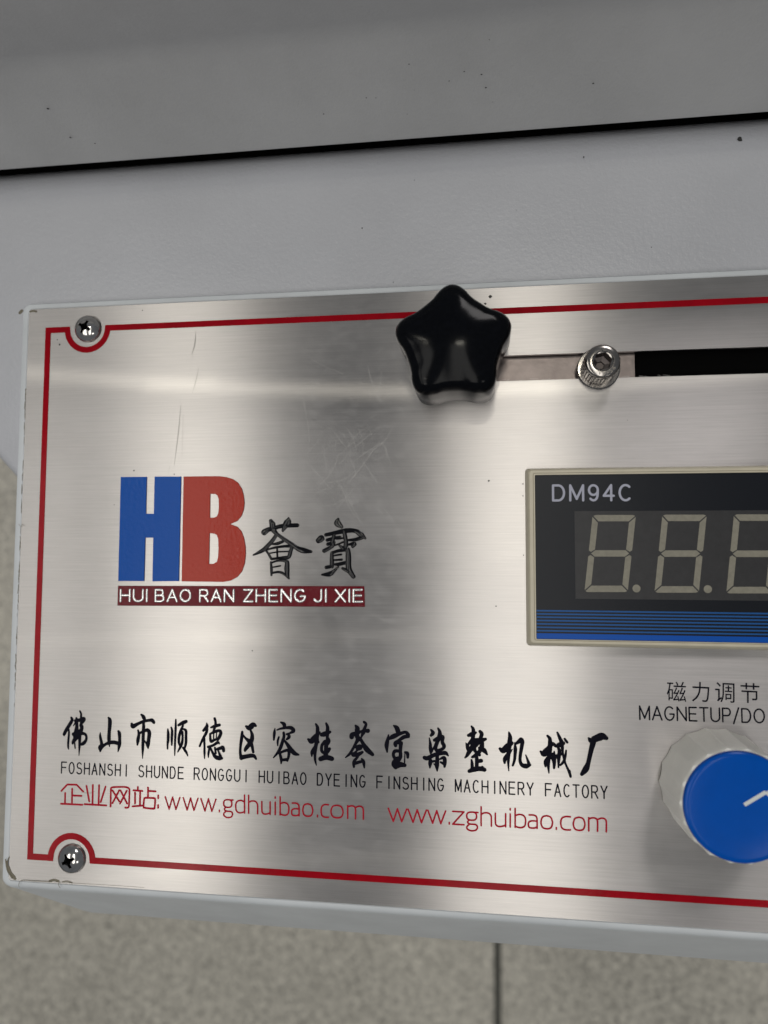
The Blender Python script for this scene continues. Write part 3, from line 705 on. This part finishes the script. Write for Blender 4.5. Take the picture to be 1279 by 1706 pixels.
# slider strip under the slot
bm = bmesh.new(); box(bm, -28, at(1058, 605, -1.8)[0], SY0 - 4, SY1 + 4, -3.6, -2.5)
bmesh_obj("slider_strip", bm, SLIDER, panel, False, "dull steel strip seen through the slot", PL)

# ------------------------------------------------------------------ star knob
zt_k, zb_k = 21.5, 5.0
kc = at(753.5, 566.5, zt_k); KC = (kc[0], kc[1], 0)
sk = thing("star_knob", KC, "glossy black five lobed plastic star knob clamped in the slot of the steel plate", "knob")
def starf(a, r):
    a = a - PI / 2 - math.radians(1)
    c = math.cos(5 * a)
    return 1 + .128 * c + .022 * math.cos(10 * a) * (1 if c < 0 else .6)
bm = bmesh.new()
R0 = 13.3
prof = [(.05 * R0, zb_k), (R0 * .93, zb_k), (R0 * .975, zb_k + .5), (R0, zb_k + 1.6), (R0 * 1.0, zt_k - 3.4), (R0 * .99, zt_k - 2.2), (R0 * .955, zt_k - 1.15), (R0 * .9, zt_k - .45), (R0 * .84, zt_k - .05)]
for i in range(1, 13):
    q = .84 * (1 - i / 13.0); prof.append((R0 * q, zt_k + 1.6 * (1 - (q / .84) ** 2) - .05))
prof2 = [(r, z) for r, z in prof]
def blend(a, r): 
    k = min(1, max(0, r / R0 - .05)); return 1 + (starf(a, r) - 1) * (.35 * k + .65 * k * k)
rows = lathe(bm, prof2, (0, 0), 120, True, blend); bm.faces.new(rows[0][::-1])
bmesh_obj("knob_head", bm, BLACK_P, sk, True)
bm = bmesh.new(); lathe(bm, [(8.0, .05), (8.0, 1.4), (7.2, 1.6), (6.6, 1.7), (6.6, zb_k), ], (0, 0), 48)
bmesh_obj("knob_hub", bm, BLACK_P, sk, True)

# ------------------------------------------------------------------ socket head bolt
bc = at(997, 613.5, 1.2); BC = (bc[0], bc[1], 0)
bt = thing("socket_head_bolt", BC, "small steel socket head bolt with knurled side on a washer, standing in the slot", "bolt")
bm = bmesh.new(); lathe(bm, [(3, .03), (5.45, .03), (5.6, .3), (5.6, .9), (5.3, 1.15), (3, 1.2)], (0, 0), 64); bmesh_obj("washer", bm, BOLT, bt, True)
bm = bmesh.new()
def flute(a, r): return 1 + (.022 * (1 if math.cos(44 * a) > 0 else -1) if r > 3.6 and r < 4.45 else 0)
HB = 8.6
lathe(bm, [(4.1, 1.2), (4.35, 1.4), (4.4, HB - 1.6)], (0, 0), 264, False, lambda a, r: 1 + (.04 * math.cos(32 * a) if r > 4.2 else 0))
lathe(bm, [(4.4, HB - 1.6), (4.42, HB - 1.3), (4.4, HB - .6), (4.2, HB - .2), (3.9, HB), (2.75, HB), (2.62, HB - .15)], (0, 0), 96, False)
hx = [(2.45 * math.cos(math.radians(60 * k + 12)), 2.45 * math.sin(math.radians(60 * k + 12))) for k in range(6)]
# ring between the round mouth and the hexagon, then hexagon walls
n = 96
def hexr(a):
    a = (a - math.radians(12)) % (PI / 3); return 2.45 * math.cos(PI / 6) / math.cos(a - PI / 6)
L1 = [(2.62 * math.cos(2 * PI * k / n), 2.62 * math.sin(2 * PI * k / n), HB - .15) for k in range(n)]
L2 = [(hexr(2 * PI * k / n) * math.cos(2 * PI * k / n), hexr(2 * PI * k / n) * math.sin(2 * PI * k / n), HB - .3) for k in range(n)]
L3 = [(x, y, HB - 4.2) for x, y, z in L2]
L4 = [(x * .45, y * .45, HB - 4.5) for x, y, z in L2]
L5 = [(x * .42, y * .42, HB - 5.2) for x, y, z in L2]
r5 = loft(bm, [L1, L2, L3, L4, L5]); bm.faces.new(r5[-1])
bmesh.ops.remove_doubles(bm, verts=bm.verts, dist=1e-7)
hd = bmesh_obj("bolt_head", bm, BOLT, bt, True)
hd.data.materials.append(simple("shaded_recess_steel", (.10, .088, .085), .35, 1))  # darker steel colour paints the shade inside the hexagon recess
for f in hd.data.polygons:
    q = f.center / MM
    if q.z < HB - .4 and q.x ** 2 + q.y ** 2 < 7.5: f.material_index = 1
# raised grade marks on the rim
bm2 = bmesh.new()
for txt, a_c, stp in (("A2-70", -70, 17),):
    for i, ch in enumerate(txt):
        a = math.radians(a_c + (i - 2) * stp)
        me = text_mesh(ch, .01, .01); xs = [v.co.x for v in me.vertices]; ys = [v.co.y for v in me.vertices]
        x0, x1, y0, y1 = min(xs), max(xs), min(ys), max(ys)
        hgt = .85 if ch != '-' else .2; wid = .6
        for v in me.vertices:
            x = (v.co.x - (x0 + x1) / 2) / (x1 - x0) * wid; y = (v.co.y - (y0 + y1) / 2) / (y1 - y0) * hgt
            rr_ = 3.35 + y; aa = a + x / 3.35
            v.co = Vector((rr_ * math.cos(aa), rr_ * math.sin(aa), HB + (.12 if v.co.z > 0 else .005))) * MM
        # letters read with their feet to the outside
        bm2.from_mesh(me); bpy.data.meshes.remove(me)
bmesh_obj("grade_mark", bm2, BOLT, bt, False)

# ------------------------------------------------------------------ digital meter
ZM = 3.4
m0 = at(880.2, 783.5, ZM); m1 = at(880.2, 1074, ZM)
MX0 = m0[0]; MYT = at(900, 782.5, ZM)[1]; MYB = at(900, 1072.5, ZM)[1]; MX1 = MX0 + 94
ML = (MX0, MYB, 0)
meter = thing("digital_meter", ML, "black digital meter with cream bezel, unlit digits and blue stripes, in the steel plate", "panel meter")
bm = bmesh.new()
ix0 = at(891.9, 900, ZM)[0]; iyt = at(900, 791.3, ZM)[1]; iyb = at(900, 1064.8, ZM)[1]; ix1 = MX1 - (ix0 - MX0)
d = (ix0 - MX0); g = d * .74
loops = [rrect(MX0 - .75, MX1 + .75, MYB - .9, MYT + .75, .01, 1.0), rrect(MX0 - .45, MX1 + .45, MYB - .6, MYT + .45, 1.6, 1.0), rrect(MX0, MX1, MYB, MYT, ZM - .25, .9),
         rrect(MX0 + .25, MX1 - .25, MYB + .25, MYT - .25, ZM, .8), rrect(MX0 + g * .93, MX1 - g * .93, MYB + g * .7, MYT - g * .7, ZM, .5),
         rrect(MX0 + g * .98, MX1 - g * .98, MYB + g * .74, MYT - g * .74, ZM - .3, .5), rrect(MX0 + g * 1.05, MX1 - g * 1.05, MYB + g * .8, MYT - g * .8, ZM - .05, .4),
         rrect(ix0 - .03, ix1 + .03, iyb - .03, iyt + .03, ZM - .05, .3), rrect(ix0, ix1, iyb, iyt, ZM - .35, .3), rrect(ix0, ix1, iyb, iyt, ZM - 1.5, .3)]
loft(bm, loops); bmesh_obj("bezel", bm, CREAM, meter, True, None, ML)
ZFm = ZM - .5
def rect_me(x0, x1, y0, y1, z0, z1, name, m_, parent, loc):
    bm = bmesh.new(); box(bm, x0, x1, y0, y1, z0, z1); return bmesh_obj(name, bm, m_, parent, False, None, loc)
film = rect_me(ix0 + .01, ix1 - .01, iyb + .01, iyt - .01, ZFm - .8, ZFm, "front_film", FILM, meter, ML)
film_loc = (0, 0, 0)
wy1 = at(1100, 851, ZFm)[1]; wy0 = at(1100, 999, ZFm)[1]; wx0 = at(957.8, 925, ZFm)[0]
win = rect_me(wx0, wx0 + 64, wy0, wy1, ZFm + .004, ZFm + .03, "display_window", SMOKE, meter, ML)
zs_ = ZFm + .032
def zq(x, y): p = at(860 + x / 3.053, 760 + y / 3.053, zs_); return (p[0], p[1])
TL, TR, BL, BR = zq(388, 299), zq(608, 299), zq(346, 691), zq(566, 691)
def dg(u, v):   # u 0..1 across, v 0..1 down
    a = Vector(TL) * (1 - u) + Vector(TR) * u; b = Vector(BL) * (1 - u) + Vector(BR) * u
    return a * (1 - v) + b * v
tu, tv = .148, .083
h_ = .5
SEGS = [ # hexagon-ended bars
 [(.07, 0), (.93, 0), (.985, .012), (1 - tu, tv), (tu, tv), (.02, .012)],
 [(0, .025), (tu * .95, tv + .018), (tu * .95, h_ - tv * .62), (.05, h_ - .02), (0, h_ - .04)],
 [(1, .025), (1, h_ - .04), (.95, h_ - .02), (1 - tu * .95, h_ - tv * .62), (1 - tu * .95, tv + .018)],
 [(.06, h_), (tu, h_ - tv / 2), (1 - tu, h_ - tv / 2), (.94, h_), (1 - tu, h_ + tv / 2), (tu, h_ + tv / 2)],
 [(0, h_ + .04), (.05, h_ + .02), (tu * .95, h_ + tv * .62), (tu * .95, 1 - tv - .018), (0, .975)],
 [(1, h_ + .04), (1, .975), (1 - tu * .95, 1 - tv - .018), (1 - tu * .95, h_ + tv * .62), (.95, h_ + .02)],
 [(.07, 1), (.02, .988), (tu, 1 - tv), (1 - tu, 1 - tv), (.985, .988), (.93, 1)]]
pitch = (zq(745, 299)[0] - zq(388, 299)[0] + (zq(1102, 299)[0] - zq(388, 299)[0]) / 2) / 2
segm = []
for s in SEGS:
    bm = bmesh.new(); vs = [dg(u, v) for u, v in s]
    a = [bm.verts.new(V((p.x, p.y, zs_))) for p in vs]; b = [bm.verts.new(V((p.x, p.y, zs_ + .05))) for p in vs]
    bm.faces.new(b)
    for i in range(len(a)): bm.faces.new((a[i], a[(i + 1) % len(a)], b[(i + 1) % len(a)], b[i]))
    bmesh.ops.recalc_face_normals(bm, faces=bm.faces)
    me = bpy.data.meshes.new("digit_segment"); bm.to_mesh(me); bm.free(); me.materials.append(SEG); segm.append(me)
dp = zq(611, 673); bm = bmesh.new(); lathe(bm, [(1.0, zs_), (1.0, zs_ + .04), (.9, zs_ + .05)], dp, 24)
bmesh.ops.recalc_face_normals(bm, faces=bm.faces); dm = bpy.data.meshes.new("decimal_point"); bm.to_mesh(dm); bm.free(); dm.materials.append(SEG)
for k_ in range(3):
    for me in segm + [dm]:
        o = link("digit_segment" if me is not dm else "decimal_point", me, win); o.location = (k_ * pitch * MM, 0, 0)
a = at(860 + 181 / 3.053, 760 + 231 / 3.053, ZFm); b = at(860 + 591 / 3.053, 760 + 230 / 3.053, ZFm)
cap_text("model_lettering", "DM94C", a, b, 4.55, .3, ZFm + .006, .02, LABEL_W, film, gap=.36)
for y in (158, 207, 256, 307, 358, 410, 462):
    c = at(893, 1000 + y / 9.136, ZFm)
    rect_me(ix0 + .1, ix1 - .1, c[1] - .2, c[1] + .2, ZFm + .004, ZFm + .02, "thin_blue_stripe", BLUE_THIN, film, (0, 0, 0))
c0 = at(893, 1000 + 500 / 9.136, ZFm)[1]; c1 = at(893, 1000 + 592 / 9.136, ZFm)[1]
rect_me(ix0 + .1, ix1 - .1, iyb + .05, c0, ZFm + .004, ZFm + .02, "wide_blue_stripe", BLUE_INK, film, (0, 0, 0))

# ------------------------------------------------------------------ rotary knob
ZK = 19.0
rc = at(1235, 1344, ZK); rb = at(1192, 1306, 0)
RC = ((rc[0] + rb[0]) / 2, (rc[1] + rb[1]) / 2, 0)
rk = thing("rotary_knob", RC, "round ivory fluted rotary knob with a flat blue cap and white pointer line", "knob")
bm = bmesh.new()
def rib(a, r): return 1 + .018 * (1 - abs(math.sin(9 * a)) ** .7 * 2) if r > 12.55 else 1
lathe(bm, [(12.8, .3), (13.65, .3), (13.75, .8), (13.7, 1.6), (13.4, 10), (13.15, 16.5), (12.9, 17.6), (12.5, 17.9), (11.0, 17.9)], (0, 0), 240, True, rib)
bmesh_obj("knob_body", bm, KNOB_W, rk, True)
bm = bmesh.new(); lathe(bm, [(12.45, 17.4), (12.5, 18.3), (12.3, 18.85), (11.85, 19.15), (11.1, 19.22), (6, 19.24)], (0, 0), 96)
cap = bmesh_obj("knob_cap", bm, KNOB_B, rk, True)
bm = bmesh.new()
P = [at(x, y, 19.3) for x, y in ((1240, 1341), (1276, 1319.5), (1296, 1336))]
P = [(p[0] - RC[0], p[1] - RC[1], .42) for p in P]
ribbon(bm, [P[0], P[1]], 19.26, .03, False, True); ribbon(bm, [P[1], P[2]], 19.262, .03, False, True)
bmesh_obj("pointer", bm, POINT_W, cap, False)
